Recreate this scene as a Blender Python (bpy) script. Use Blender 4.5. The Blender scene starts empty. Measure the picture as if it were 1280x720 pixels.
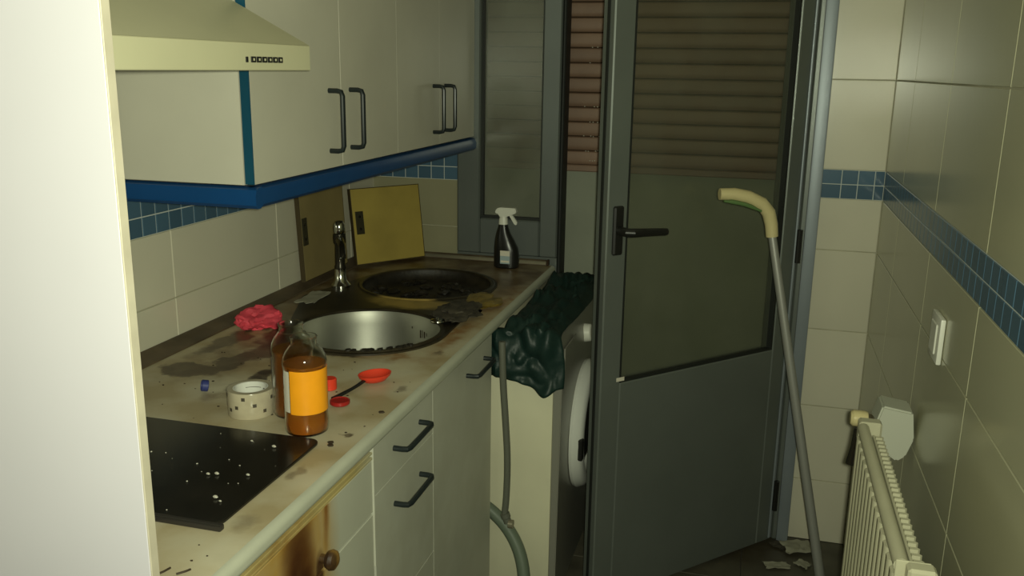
import bpy, bmesh, math, random
from mathutils import Vector, Matrix, noise as mn
random.seed(4)
S = bpy.context.scene
COL = S.collection
PI = math.pi

# ------------------------------------------------------------------ camera, light, exposure
cd = bpy.data.cameras.new('camera'); cam = bpy.data.objects.new('camera', cd); COL.objects.link(cam)
cd.sensor_fit = 'HORIZONTAL'; cd.sensor_width = 36.0; cd.lens = 1119.15 / 1280 * 36.0
cd.clip_start = 0.02
r_ = Vector((0.96378, 0.26420, 0.01471)); u_ = Vector((-0.07700, 0.22671, 0.97091)); w_ = Vector((-0.25330, 0.93741, -0.23883))
r_.normalize(); w_ = (w_ - r_ * w_.dot(r_)).normalized(); u_ = r_.cross(w_)
CAM = Vector((1.186, 0.0, 1.403))
cam.matrix_world = Matrix(((r_.x, u_.x, -w_.x, CAM.x), (r_.y, u_.y, -w_.y, CAM.y), (r_.z, u_.z, -w_.z, CAM.z), (0, 0, 0, 1)))
S.camera = cam

W = bpy.data.worlds.new('world'); S.world = W; W.use_nodes = True
W.node_tree.nodes['Background'].inputs[0].default_value = (0.75, 0.9, 0.55, 1)
W.node_tree.nodes['Background'].inputs[1].default_value = 0.012

# the phone's lamp beside the lens: a wide soft beam pointing into the room
ld = bpy.data.lights.new('phone_flash', 'SPOT'); ld.energy = 88; ld.color = (0.955, 1.0, 0.745); ld.shadow_soft_size = 0.012
ld.spot_size = math.radians(152); ld.spot_blend = 1.0
lo = bpy.data.objects.new('phone_flash', ld); COL.objects.link(lo); lo.location = (1.205, -0.01, 1.412)
lo.rotation_euler = Vector((-0.36, 0.93, 0.03)).to_track_quat('-Z', 'Y').to_euler()
S.view_settings.view_transform = 'Standard'; S.view_settings.look = 'None'
S.view_settings.gamma = 1.0; S.view_settings.use_curve_mapping = False
S.view_settings.exposure = 0.0

# ------------------------------------------------------------------ materials
def mat(name, col, rough=0.5, metal=0.0, var=0.0, vscale=6.0, bump=0.0, bscale=30.0, stains=(), objvar=0.0, spec=0.5, coat=0.0, trans=0.0, ior=1.45, bdist=0.002):
    m = bpy.data.materials.new(name); m.use_nodes = True
    nt = m.node_tree; N = nt.nodes; L = nt.links
    b = N['Principled BSDF']
    b.inputs['Roughness'].default_value = rough; b.inputs['Metallic'].default_value = metal
    b.inputs['Specular IOR Level'].default_value = spec; b.inputs['Coat Weight'].default_value = coat
    b.inputs['Transmission Weight'].default_value = trans; b.inputs['IOR'].default_value = ior
    rgb = N.new('ShaderNodeRGB'); rgb.outputs[0].default_value = (*col, 1); cur = rgb.outputs[0]
    rcur = None
    geo = N.new('ShaderNodeNewGeometry')
    def noise(scale, detail=4, vec=None):
        n = N.new('ShaderNodeTexNoise'); n.inputs['Scale'].default_value = scale; n.inputs['Detail'].default_value = detail
        L.new(vec or geo.outputs['Position'], n.inputs['Vector']); return n
    def math_(op, a, b_, clamp=False):
        n = N.new('ShaderNodeMath'); n.operation = op; n.use_clamp = clamp
        for i, v in enumerate((a, b_)):
            if isinstance(v, (int, float)): n.inputs[i].default_value = v
            else: L.new(v, n.inputs[i])
        return n.outputs[0]
    def maprange(v, a, b_, c, d):
        n = N.new('ShaderNodeMapRange'); n.inputs[1].default_value = a; n.inputs[2].default_value = b_
        n.inputs[3].default_value = c; n.inputs[4].default_value = d; L.new(v, n.inputs[0]); return n.outputs[0]
    def mix(fac, A, B, mode='MIX'):
        n = N.new('ShaderNodeMix'); n.data_type = 'RGBA'; n.blend_type = mode
        if isinstance(fac, float): n.inputs[0].default_value = fac
        else: L.new(fac, n.inputs[0])
        for i, v in ((6, A), (7, B)):
            if isinstance(v, tuple): n.inputs[i].default_value = (*v, 1)
            else: L.new(v, n.inputs[i])
        return n.outputs[2]
    if var > 0:
        n = noise(vscale)
        f = maprange(n.outputs['Fac'], 0.3, 0.7, 1 - var, 1 + var)
        c = N.new('ShaderNodeCombineColor')
        for i in range(3): L.new(f, c.inputs[i])
        cur = mix(1.0, cur, c.outputs[0], 'MULTIPLY')
    if objvar > 0:
        oi = N.new('ShaderNodeObjectInfo')
        f = maprange(oi.outputs['Random'], 0, 1, 1 - objvar, 1 + objvar)
        c = N.new('ShaderNodeCombineColor')
        for i in range(3): L.new(f, c.inputs[i])
        cur = mix(1.0, cur, c.outputs[0], 'MULTIPLY')
    for st in stains:
        # a stain = colour, roughness, list of ellipsoids, warp amplitude, warp scale, fine break-up (0..1), fine scale
        sc, sr, blobs, wamp, wsc, brk, fsc = st
        vec = geo.outputs['Position']
        if wamp > 0:
            n = noise(wsc, 5)
            a = N.new('ShaderNodeVectorMath'); a.operation = 'SUBTRACT'; L.new(n.outputs['Color'], a.inputs[0]); a.inputs[1].default_value = (.5, .5, .5)
            s = N.new('ShaderNodeVectorMath'); s.operation = 'SCALE'; L.new(a.outputs[0], s.inputs[0]); s.inputs[3].default_value = wamp
            d = N.new('ShaderNodeVectorMath'); d.operation = 'ADD'; L.new(vec, d.inputs[0]); L.new(s.outputs[0], d.inputs[1]); vec = d.outputs[0]
        mk = None
        if blobs is None:
            mk = 1.0
        else:
            for (x, y, z, rx, ry, rz, stg, soft) in blobs:
                a = N.new('ShaderNodeVectorMath'); a.operation = 'SUBTRACT'; L.new(vec, a.inputs[0]); a.inputs[1].default_value = (x, y, z)
                dv = N.new('ShaderNodeVectorMath'); dv.operation = 'DIVIDE'; L.new(a.outputs[0], dv.inputs[0]); dv.inputs[1].default_value = (rx, ry, rz)
                ln = N.new('ShaderNodeVectorMath'); ln.operation = 'LENGTH'; L.new(dv.outputs[0], ln.inputs[0])
                v = maprange(ln.outputs['Value'], 1.0, 1.0 - soft, 0.0, stg)
                mk = v if mk is None else math_('MAXIMUM', mk, v)
        if brk > 0:
            n = noise(fsc, 6)
            f = maprange(n.outputs['Fac'], 0.5 - 0.12, 0.5 + 0.12, 1 - brk, 1.0)
            mk = math_('MULTIPLY', f, mk)
        cur = mix(mk, cur, sc)
        if sr is not None:
            rn = N.new('ShaderNodeMix'); rn.data_type = 'FLOAT'
            L.new(mk, rn.inputs[0])
            if rcur is None: rn.inputs[2].default_value = rough
            else: L.new(rcur, rn.inputs[2])
            rn.inputs[3].default_value = sr; rcur = rn.outputs[0]
    L.new(cur, b.inputs['Base Color'])
    if rcur is not None: L.new(rcur, b.inputs['Roughness'])
    if bump > 0:
        n = noise(bscale, 5)
        bp = N.new('ShaderNodeBump'); bp.inputs['Strength'].default_value = bump; bp.inputs['Distance'].default_value = bdist
        L.new(n.outputs['Fac'], bp.inputs['Height']); L.new(bp.outputs[0], b.inputs['Normal'])
    return m

def pane_glass(name, tint=(0.75, 0.78, 0.72), dirt=0.12, rough=0.06):
    m = bpy.data.materials.new(name); m.use_nodes = True; nt = m.node_tree; N = nt.nodes; L = nt.links
    N.remove(N['Principled BSDF']); out = N['Material Output']
    t = N.new('ShaderNodeBsdfTransparent'); t.inputs[0].default_value = (*tint, 1)
    g = N.new('ShaderNodeBsdfGlossy'); g.inputs[0].default_value = (1, 1, 1, 1); g.inputs['Roughness'].default_value = rough
    d = N.new('ShaderNodeBsdfDiffuse'); d.inputs[0].default_value = (0.30, 0.31, 0.25, 1)
    ns = N.new('ShaderNodeTexNoise'); ns.inputs['Scale'].default_value = 7
    mr = N.new('ShaderNodeMapRange'); mr.inputs[1].default_value = .3; mr.inputs[2].default_value = .7; mr.inputs[3].default_value = dirt * .6; mr.inputs[4].default_value = dirt * 1.4
    ge = N.new('ShaderNodeNewGeometry'); L.new(ge.outputs['Position'], ns.inputs['Vector']); L.new(ns.outputs['Fac'], mr.inputs[0])
    dt = N.new('ShaderNodeVectorMath'); dt.operation = 'DOT_PRODUCT'; L.new(ge.outputs['Incoming'], dt.inputs[0]); L.new(ge.outputs['Normal'], dt.inputs[1])
    def mth(op, a, b=None):
        n = N.new('ShaderNodeMath'); n.operation = op
        for i, v in enumerate((a, b)):
            if v is None: continue
            if isinstance(v, (int, float)): n.inputs[i].default_value = v
            else: L.new(v, n.inputs[i])
        return n.outputs[0]
    fr = mth('MULTIPLY_ADD', mth('POWER', mth('SUBTRACT', 1.0, mth('ABSOLUTE', dt.outputs['Value'])), 5.0), .96)   # Schlick, same from both faces
    fr.node.inputs[2].default_value = .04
    m1 = N.new('ShaderNodeMixShader'); L.new(mr.outputs[0], m1.inputs[0]); L.new(t.outputs[0], m1.inputs[1]); L.new(d.outputs[0], m1.inputs[2])
    m2 = N.new('ShaderNodeMixShader'); L.new(fr, m2.inputs[0]); L.new(m1.outputs[0], m2.inputs[1]); L.new(g.outputs[0], m2.inputs[2])
    L.new(m2.outputs[0], out.inputs['Surface'])
    return m

H = 0.813      # worktop height
YB = 2.661     # back wall
XR = 1.53      # right wall
HR = 0.1385
M = {}
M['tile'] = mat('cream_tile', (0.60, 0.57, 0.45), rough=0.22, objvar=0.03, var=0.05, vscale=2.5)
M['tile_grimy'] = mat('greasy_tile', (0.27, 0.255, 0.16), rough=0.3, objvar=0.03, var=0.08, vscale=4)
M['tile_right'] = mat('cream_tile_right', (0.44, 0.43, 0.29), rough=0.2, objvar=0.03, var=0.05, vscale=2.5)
M['grout'] = mat('grout', (0.42, 0.40, 0.29), rough=0.9, var=0.15, vscale=20)
M['mosaic'] = mat('blue_mosaic', (0.060, 0.118, 0.178), rough=0.22, objvar=0.12)
M['mosaic_grout'] = mat('mosaic_grout', (0.50, 0.54, 0.52), rough=0.9)
M['plaster'] = mat('plaster', (0.6, 0.58, 0.48), rough=0.9, var=0.05)
M['floor'] = mat('floor_tile', (0.085, 0.078, 0.055), rough=0.5, var=0.35, vscale=9, objvar=0.1,
                 stains=[((0.045, 0.035, 0.02), 0.4, [(1.25, 2.55, 0, .18, .14, .1, .9, .6)], .1, 14, .3, 30)])
M['floor_grout'] = mat('floor_grout', (0.05, 0.045, 0.035), rough=0.9)
M['cab'] = mat('white_melamine', (0.53, 0.51, 0.42), rough=0.38, var=0.05, vscale=5)
M['cab_low'] = mat('white_melamine_low', (0.46, 0.465, 0.385), rough=0.42, var=0.07, vscale=5,
                   stains=[((0.22, 0.19, 0.10), None, [(.6, 1.5, .45, .2, .9, .5, .16, .9)], .1, 12, .9, 16)])
M['blue'] = mat('blue_edging', (0.008, 0.062, 0.105), rough=0.35, var=0.1)
M['blue_pelmet'] = mat('blue_pelmet', (0.006, 0.050, 0.160), rough=0.32, var=0.12)
M['handle'] = mat('dark_handle', (0.012, 0.017, 0.018), rough=0.35)
M['black'] = mat('black_plastic', (0.010, 0.010, 0.009), rough=0.4)
M['hood'] = mat('cream_enamel', (0.54, 0.52, 0.345), rough=0.42, var=0.04)
M['panel'] = mat('white_panel', (0.51, 0.49, 0.535), rough=0.5, var=0.03, vscale=3,
                 stains=[((0.50, 0.465, 0.43), None, [(.0, .69, 1.3, .38, .5, 1.2, .7, .6)], .05, 4, 0, 10)])
M['panel_edge'] = mat('cream_edge', (0.44, 0.40, 0.31), rough=0.5, var=0.08, vscale=30)
M['alu'] = mat('grey_aluminium', (0.125, 0.140, 0.132), rough=0.42, metal=0.35, var=0.05)
M['alu_door'] = mat('grey_door_frame', (0.138, 0.154, 0.138), rough=0.38, metal=0.25, var=0.06)
M['alu_bright'] = mat('worn_aluminium', (0.23, 0.26, 0.285), rough=0.42, metal=0.3, var=0.05)
M['seal'] = mat('black_seal', (0.012, 0.014, 0.012), rough=0.6)
M['window_glass'] = pane_glass('dull_window_glass', tint=(.80, .82, .76), dirt=0.30, rough=0.22)
M['glass'] = pane_glass('window_glass', tint=(.80, .81, .76), dirt=0.085, rough=0.2)
M['shutter'] = mat('brown_shutter', (0.205, 0.130, 0.090), rough=0.55, var=0.1, vscale=12, objvar=0.1)
M['outer'] = mat('outer_wall', (0.24, 0.255, 0.20), rough=0.8, var=0.08)
M['washer'] = mat('washer_enamel', (0.60, 0.58, 0.42), rough=0.4, var=0.05,
                  stains=[((0.25, 0.13, 0.05), None, [(.72, 2.03, .05, .12, .1, .06, .8, .7)], .05, 20, .5, 30)])
M['washer_front'] = mat('washer_front', (0.24, 0.235, 0.20), rough=0.3, metal=0.2)
M['washer_ring'] = mat('washer_ring', (0.62, 0.63, 0.58), rough=0.25)
M['dark_glass'] = mat('washer_glass', (0.02, 0.02, 0.018), rough=0.08)
M['bag'] = mat('green_bag', (0.008, 0.024, 0.020), rough=0.48, spec=0.4, bump=0.4, bscale=45, bdist=0.004)
M['hose'] = mat('grey_hose', (0.11, 0.115, 0.09), rough=0.5)
M['hose_green'] = mat('green_hose', (0.12, 0.15, 0.11), rough=0.5)
M['steel'] = mat('sink_steel', (0.42, 0.42, 0.36), rough=0.42, metal=0.9, var=0.12, vscale=9,
                 stains=[((0.015, 0.012, 0.007), .6, [(.355, 1.813, .635, .3, .3, .06, 1, .4)], .03, 25, .3, 40)])
M['steel_dirty'] = mat('dirty_steel', (0.034, 0.027, 0.016), rough=0.35, metal=0.25, var=0.4, vscale=20,
    stains=[((0.48, 0.34, 0.10), .4, [(.37, 2.060, H, .12, .060, .1, .95, .4), (.30, 2.075, H, .07, .05, .1, .9, .5), (.47, 2.08, H, .06, .03, .1, .8, .5)], .04, 22, .25, 26),
            ((0.012, 0.010, 0.007), .45, [(.15, 2.0, H, .14, .12, .1, .9, .5), (.5, 1.95, H, .06, .10, .1, .9, .6)], .06, 18, .2, 30)])
M['crust'] = mat('black_crust', (0.014, 0.011, 0.007), rough=0.55, var=0.5, vscale=40, bump=.6, bscale=90)
M['chrome'] = mat('chrome', (0.55, 0.55, 0.50), rough=0.12, metal=1.0)
M['tap_dark'] = mat('tarnished_tap', (0.05, 0.045, 0.035), rough=0.25, metal=0.8)
BR = (0.088, 0.050, 0.020)
M['worktop'] = mat('stained_worktop', (0.56, 0.515, 0.375), rough=0.42, var=0.10, vscale=16, bump=0.12, bscale=60, stains=[
    ((0.38, 0.31, 0.18), None, None, 0, 0, .95, 8),
    ((0.30, 0.20, 0.08), None, [(.25, 1.95, H, .33, .50, .2, .8, .6)], .14, 10, .7, 16),
    ((0.26, 0.13, 0.04), None, [(.46, 1.66, H, .13, .05, .1, .9, .6), (.555, 1.84, H, .035, .18, .1, .9, .6), (.57, 2.2, H, .04, .3, .1, .8, .7)], .08, 20, .6, 30),
    ((0.095, 0.052, 0.018), .35, [(.25, 2.45, H, .50, .34, .2, .97, .3), (.1, 2.05, H, .16, .30, .2, .97, .4), (.53, 2.30, H, .06, .24, .1, .8, .6)], .16, 11, .3, 18),
    ((0.19, 0.135, 0.07), .4, [(.17, 1.56, H, .13, .20, .1, .9, .5), (.30, 1.36, H, .06, .08, .1, .8, .6)], .14, 18, .75, 22),
    ((0.062, 0.038, 0.018), .36, [(.125, 1.455, H, .060, .050, .1, 1, .2), (.185, 1.525, H, .032, .085, .1, 1, .2), (.215, 1.63, H, .055, .10, .1, .9, .3), (.10, 1.66, H, .03, .14, .1, .85, .35), (.19, 1.74, H, .06, .08, .1, 1, .3)], .09, 24, .15, 34),
    ((0.030, 0.022, 0.013), .4, [(.285, 1.46, H, .022, .055, .1, 1, .3), (.31, 1.385, H, .014, .03, .1, .9, .4), (.265, 1.39, H, .016, .016, .1, .5, .4), (.20, 1.68, H, .025, .06, .1, .9, .5), (.36, 1.635, H, .08, .016, .1, .95, .5), (.22, 1.80, H, .04, .10, .1, 1, .4)], .05, 34, .25, 40),
    ((0.05, 0.026, 0.010), .4, [(.4, 2.47, H, .02, .012, .1, .9, .4), (.36, 2.50, H, .012, .012, .1, .9, .4), (.575, 1.48, H, .012, .02, .1, .6, .5), (.56, 1.1, H, .012, .03, .1, .6, .5), (.57, 1.25, H, .012, .012, .1, .9, .4), (.565, 1.71, H, .012, .02, .1, .6, .5), (.57, .95, H, .02, .03, .1, .4, .6)], .03, 40, .3, 60)])
M['lip'] = mat('worktop_edge', (0.44, 0.45, 0.36), rough=0.3, var=0.06, vscale=10)
M['upstand'] = mat('brown_upstand', (0.085, 0.062, 0.037), rough=0.5, var=0.35, vscale=14)
M['upstand_metal'] = mat('dull_metal_trim', (0.22, 0.20, 0.14), rough=0.4, metal=0.4, var=0.2)
M['hob'] = mat('hob_glass', (0.010, 0.009, 0.007), rough=0.22, var=0.3, vscale=20)
M['hob_trim'] = mat('hob_trim', (0.055, 0.05, 0.045), rough=0.3, metal=0.6)
M['crumb_and_glint'] = mat('crumb_and_glint', (0.5, 0.48, 0.40), rough=0.8)
M['dirt'] = mat('dirt', (0.03, 0.018, 0.008), rough=0.7)
M['board'] = mat('yellow_board', (0.33, 0.25, 0.055), rough=0.55, var=0.14, vscale=7, bump=.15, bscale=80,
                 stains=[((0.10, 0.07, 0.015), None, [(.12, 2.58, .95, .03, .03, .03, .6, .8)], .02, 30, 0, 30)])
M['board_dull'] = mat('dull_board', (0.26, 0.205, 0.085), rough=0.6, var=0.14, vscale=7)
M['board_edge'] = mat('board_edge', (0.05, 0.035, 0.012), rough=0.7)
M['hinge'] = mat('hinge_plate', (0.045, 0.04, 0.022), rough=0.4, metal=0.4)
M['burnt'] = mat('burnt_panel', (0.47, 0.475, 0.385), rough=0.45, var=0.05, stains=[
    ((0.42, 0.25, 0.05), None, [(.6, .90, .62, .3, .26, .5, .95, .25), (.6, 1.105, .72, .3, .035, .2, .9, .8)], .03, 12, .15, 20),
    ((0.22, 0.085, 0.012), None, [(.6, 1.025, .30, .3, .080, .62, 1, .3), (.6, 1.112, .76, .3, .012, .09, .9, .8), (.6, .93, .60, .3, .05, .12, .7, .6)], .02, 16, .15, 25),
    ((0.045, 0.013, 0.005), None, [(.6, 1.025, .30, .3, .072, .62, 1, .35), (.6, 1.085, .665, .3, .02, .04, 1, .5)], .018, 18, .15, 25)])
M['band'] = mat('yellowed_trim', (0.42, 0.34, 0.14), rough=0.5, var=0.12, vscale=12, stains=[
    ((0.42, 0.42, 0.31), None, [(.6, 1.33, .76, .3, .12, .2, .8, .7)], .02, 10, 0, 10),
    ((0.28, 0.16, 0.04), None, [(.6, .98, .765, .3, .12, .02, .8, .7)], .03, 20, .4, 40)])
M['dark_gap'] = mat('dark_gap', (0.035, 0.018, 0.007), rough=0.9)
M['knob'] = mat('burnt_knob', (0.20, 0.11, 0.025), rough=0.55, var=.3, vscale=40, bump=.6, bscale=120, stains=[((.02, .008, .004), None, [(.615, 1.078, .690, .04, .020, .04, 1, .5)], .02, 40, .2, 60)])
M['cabinet_inside'] = mat('cabinet_carcass', (0.16, 0.14, 0.10), rough=0.6)
M['pink'] = mat('pink_cloth', (0.62, 0.055, 0.085), rough=0.7, var=0.2, vscale=30, bump=.6, bscale=60)
M['red'] = mat('red_plastic', (0.70, 0.05, 0.022), rough=0.35)
M['dark_red'] = mat('dark_red_plastic', (0.30, 0.015, 0.012), rough=0.3)
M['blue_cap'] = mat('blue_cap', (0.03, 0.04, 0.16), rough=0.4)
M['white_plastic'] = mat('white_plastic', (0.66, 0.66, 0.58), rough=0.4)
M['grey_white'] = mat('reflection_white', (0.50, 0.51, 0.42), rough=0.5)
M['paper'] = mat('paper_scrap', (0.30, 0.29, 0.22), rough=0.9, var=0.1, vscale=30)
M['tape'] = mat('clear_tape', (0.42, 0.37, 0.26), rough=0.2, var=0.15, vscale=30, coat=0.4)
M['tape_core'] = mat('tape_core', (0.62, 0.62, 0.56), rough=0.7)
M['tape_print'] = mat('tape_print', (0.06, 0.05, 0.035), rough=0.5)
M['clear'] = mat('bottle_plastic', (0.95, 0.95, 0.90), rough=0.08, trans=1.0, ior=1.3)
M['amber'] = mat('amber_liquid', (0.62, 0.21, 0.025), rough=0.05, trans=0.6, ior=1.33)
M['amber_dark'] = mat('dark_amber_liquid', (0.26, 0.09, 0.02), rough=0.1, trans=0.35, ior=1.33)
M['label_orange'] = mat('orange_label', (0.86, 0.34, 0.012), rough=0.35, var=0.06, vscale=25)
M['label_white'] = mat('white_label', (0.62, 0.58, 0.48), rough=0.5)
M['label_grey'] = mat('pale_blue_label', (0.30, 0.38, 0.40), rough=0.5)
M['spray'] = mat('dark_bottle', (0.012, 0.012, 0.011), rough=0.3)
M['rag'] = mat('dark_rag', (0.05, 0.043, 0.03), rough=0.8, var=0.4, vscale=30, bump=.8, bscale=50)
M['wrapper'] = mat('yellow_wrapper', (0.22, 0.15, 0.03), rough=0.35, var=0.35, vscale=40)
M['cream'] = mat('cream_grip', (0.58, 0.50, 0.26), rough=0.35)
M['green'] = mat('green_grip', (0.10, 0.18, 0.06), rough=0.5)
M['tube'] = mat('aluminium_tube', (0.36, 0.36, 0.33), rough=0.42, metal=0.4)
M['radiator'] = mat('radiator_enamel', (0.53, 0.51, 0.36), rough=0.4, var=0.06, vscale=10)
M['brass'] = mat('dull_brass', (0.16, 0.13, 0.07), rough=0.4, metal=0.6)

# ------------------------------------------------------------------ mesh helpers
class MB:
    def __init__(s): s.bm = bmesh.new()
    def box(s, x0, x1, y0, y1, z0, z1, bev=0.0, seg=1, mtx=None):
        b = bmesh.new(); bmesh.ops.create_cube(b, size=1)
        for v in b.verts: v.co = Vector(((x0 + x1) / 2 + v.co.x * (x1 - x0), (y0 + y1) / 2 + v.co.y * (y1 - y0), (z0 + z1) / 2 + v.co.z * (z1 - z0)))
        if bev > 0: bmesh.ops.bevel(b, geom=b.edges[:], offset=bev, segments=seg, affect='EDGES', profile=0.6)
        if mtx: bmesh.ops.transform(b, matrix=mtx, verts=b.verts)
        s._add(b); return s
    def _add(s, b):
        me = bpy.data.meshes.new('t'); b.to_mesh(me); b.free(); s.bm.from_mesh(me); bpy.data.meshes.remove(me)
    def lathe(s, prof, n=32, mtx=None, a0=0.0, a1=2 * PI):
        b = bmesh.new(); rings = []; full = abs(a1 - a0 - 2 * PI) < 1e-6
        cnt = n if full else n + 1
        for (r, z) in prof:
            if r < 1e-6: rings.append([b.verts.new((0, 0, z))])
            else: rings.append([b.verts.new((r * math.cos(a0 + (a1 - a0) * i / n), r * math.sin(a0 + (a1 - a0) * i / n), z)) for i in range(cnt)])
        for A, B in zip(rings, rings[1:]):
            for i in range(n):
                j = (i + 1) % cnt
                if len(A) == 1 and len(B) == 1: continue
                if len(A) == 1: b.faces.new((A[0], B[i], B[j]))
                elif len(B) == 1: b.faces.new((A[i], A[j], B[0]))
                else: b.faces.new((A[i], A[j], B[j], B[i]))
        bmesh.ops.recalc_face_normals(b, faces=b.faces)
        if mtx: bmesh.ops.transform(b, matrix=mtx, verts=b.verts)
        s._add(b); return s
    def tube(s, pts, r, n=10, smooth=0, flat=1.0):
        P = [Vector(p) for p in pts]
        for _ in range(smooth):
            Q = [P[0]]
            for a, c in zip(P, P[1:]): Q += [a.lerp(c, .25), a.lerp(c, .75)]
            P = Q + [P[-1]]
        R = r if isinstance(r, (list, tuple)) else [r] * len(P)
        if len(R) != len(P): R = [R[min(len(R) - 1, int(i * len(R) / len(P)))] for i in range(len(P))]
        b = bmesh.new(); rings = []; up = None
        for i, p in enumerate(P):
            d = (P[min(i + 1, len(P) - 1)] - P[max(i - 1, 0)]).normalized()
            if up is None:
                up = Vector((0, 0, 1)) if abs(d.z) < .9 else Vector((1, 0, 0))
            sx = d.cross(up).normalized(); up = sx.cross(d).normalized()
            rings.append([b.verts.new(p + (sx * math.cos(2 * PI * k / n) + up * math.sin(2 * PI * k / n) * flat) * R[i]) for k in range(n)])
        for A, B in zip(rings, rings[1:]):
            for k in range(n): b.faces.new((A[k], A[(k + 1) % n], B[(k + 1) % n], B[k]))
        b.faces.new(rings[0][::-1]); b.faces.new(rings[-1])
        s._add(b); return s
    def prism(s, poly, axis, a0, a1, bev=0.0):
        # poly: 2D points; axis 'y' -> (x,z) profile pushed along y ; axis 'z' -> (x,y); axis 'x' -> (y,z)
        f = {'y': lambda p, t: (p[0], t, p[1]), 'z': lambda p, t: (p[0], p[1], t), 'x': lambda p, t: (t, p[0], p[1])}[axis]
        b = bmesh.new(); A = [b.verts.new(f(p, a0)) for p in poly]; B = [b.verts.new(f(p, a1)) for p in poly]
        n = len(poly); b.faces.new(A); b.faces.new(B[::-1])
        for i in range(n): b.faces.new((A[i], B[i], B[(i + 1) % n], A[(i + 1) % n]))
        bmesh.ops.recalc_face_normals(b, faces=b.faces)
        if bev > 0: bmesh.ops.bevel(b, geom=b.edges[:], offset=bev, segments=2, affect='EDGES')
        s._add(b); return s
    def lump(s, c, rx, ry, rz, amp=.3, fr=2.0, seed=0, sub=3, flatz=None):
        b = bmesh.new(); bmesh.ops.create_icosphere(b, subdivisions=sub, radius=1)
        for v in b.verts:
            q = v.co.copy(); k = 1 + amp * mn.noise(q * fr + Vector((seed, seed * 2.1, 0))) + amp * .5 * mn.noise(q * fr * 2.7 + Vector((0, seed, 5)))
            q *= k; q = Vector((q.x * rx, q.y * ry, q.z * rz)) + Vector(c)
            if flatz is not None and q.z < flatz: q.z = flatz + 0.0004
            v.co = q
        s._add(b); return s
    def done(s, name, m, parent=None, loc=None, smooth=True, ang=35):
        me = bpy.data.meshes.new(name); bm = s.bm
        off = Vector(loc) if loc is not None else (root_loc(parent) if parent else Vector((0, 0, 0)))
        for v in bm.verts: v.co -= off
        bmesh.ops.recalc_face_normals(bm, faces=bm.faces)
        bm.to_mesh(me); bm.free(); me.materials.append(m)
        if smooth:
            for p in me.polygons: p.use_smooth = True
            me.set_sharp_from_angle(angle=math.radians(ang))
        o = bpy.data.objects.new(name, me); COL.objects.link(o)
        if parent: o.parent = parent
        elif loc is not None: o.location = loc
        return o
def root_loc(o):
    v = Vector((0, 0, 0))
    while o: v += o.location; o = o.parent
    return v
def thing(name, loc, label, cat, group=None):
    o = bpy.data.objects.new(name, None); COL.objects.link(o); o.location = loc; o.empty_display_size = .05
    return tag(o, label, cat, group)
def tag(o, label, cat, group=None):
    o['label'] = label; o['category'] = cat
    if group: o['group'] = group
    return o
def struct(o): o['kind'] = 'structure'; return o
def box(x0, x1, y0, y1, z0, z1, bev=0.0, seg=1): return MB().box(x0, x1, y0, y1, z0, z1, bev, seg)
def base(o_pts): return o_pts

# ------------------------------------------------------------------ tiles
TM = {}
def tile_mesh(w, h, t, m, axis):
    """chamfered tile lying in local (u,v), thickness t along +n; axis: (u,v,n) world vectors"""
    key = (round(w, 4), round(h, 4), m.name, axis)
    if key in TM: return TM[key]
    u, v, n = {'L': (Vector((0, 1, 0)), Vector((0, 0, 1)), Vector((1, 0, 0))), 'R': (Vector((0, 1, 0)), Vector((0, 0, 1)), Vector((-1, 0, 0))),
               'B': (Vector((1, 0, 0)), Vector((0, 0, 1)), Vector((0, -1, 0))), 'F': (Vector((1, 0, 0)), Vector((0, 1, 0)), Vector((0, 0, 1)))}[axis]
    c = .0008; co = []
    for (dx, dz, tt) in ((0, 0, 0), (0, 0, t - c), (c, c, t)):
        for sx, sy in ((-1, -1), (1, -1), (1, 1), (-1, 1)):
            co.append(u * sx * (w / 2 - dx) + v * sy * (h / 2 - dz) + n * tt)
    f = [(8, 9, 10, 11)]
    for k in (0, 4):
        for i in range(4): f.append((k + i, k + (i + 1) % 4, k + 4 + (i + 1) % 4, k + 4 + i))
    me = bpy.data.meshes.new('tile'); me.from_pydata([tuple(q) for q in co], [], f); me.materials.append(m)
    b = bmesh.new(); b.from_mesh(me); bmesh.ops.recalc_face_normals(b, faces=b.faces)
    b.faces.ensure_lookup_table()
    if b.faces[0].normal.dot(n) < 0: bmesh.ops.reverse_faces(b, faces=b.faces)
    b.to_mesh(me); b.free(); TM[key] = me
    return me
def put_tile(name, parent, me, loc):
    o = bpy.data.objects.new(name, me); COL.objects.link(o); o.parent = parent; o.location = Vector(loc) - root_loc(parent); return o
G = 0.0026; T = 0.003
def tile_wall(parent, axis, fixed, u0, u1, rows, joints, m, name='tile'):
    us = [u0] + [j for j in joints if u0 + .012 < j < u1 - .012] + [u1]
    for (z0, z1) in rows:
        for a, b in zip(us, us[1:]):
            w, h = b - a - G, z1 - z0 - G
            if w < .006 or h < .006: continue
            me = tile_mesh(w, h, T, m, axis); uc, zc = (a + b) / 2, (z0 + z1) / 2
            put_tile(name, parent, me, {'L': (fixed, uc, zc), 'R': (fixed, uc, zc), 'B': (uc, fixed, zc), 'F': (uc, zc, fixed)}[axis])
MZ0, MZ1 = 1.059, 1.140
rows_hi = [(1.140, 1.385), (1.385, 1.63), (1.63, 1.875), (1.875, 2.12), (2.12, 2.40)]
rows_lo = [(.911, 1.059), (.675, .911), (.438, .675), (.20, .438), (0.0, .20)]
mrows = [(MZ0, (MZ0 + MZ1) / 2), ((MZ0 + MZ1) / 2, MZ1)]
JL = [1.612 + .435 * k for k in range(-4, 4)]; JR = [1.465 + .435 * k for k in range(-6, 4)]

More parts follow.
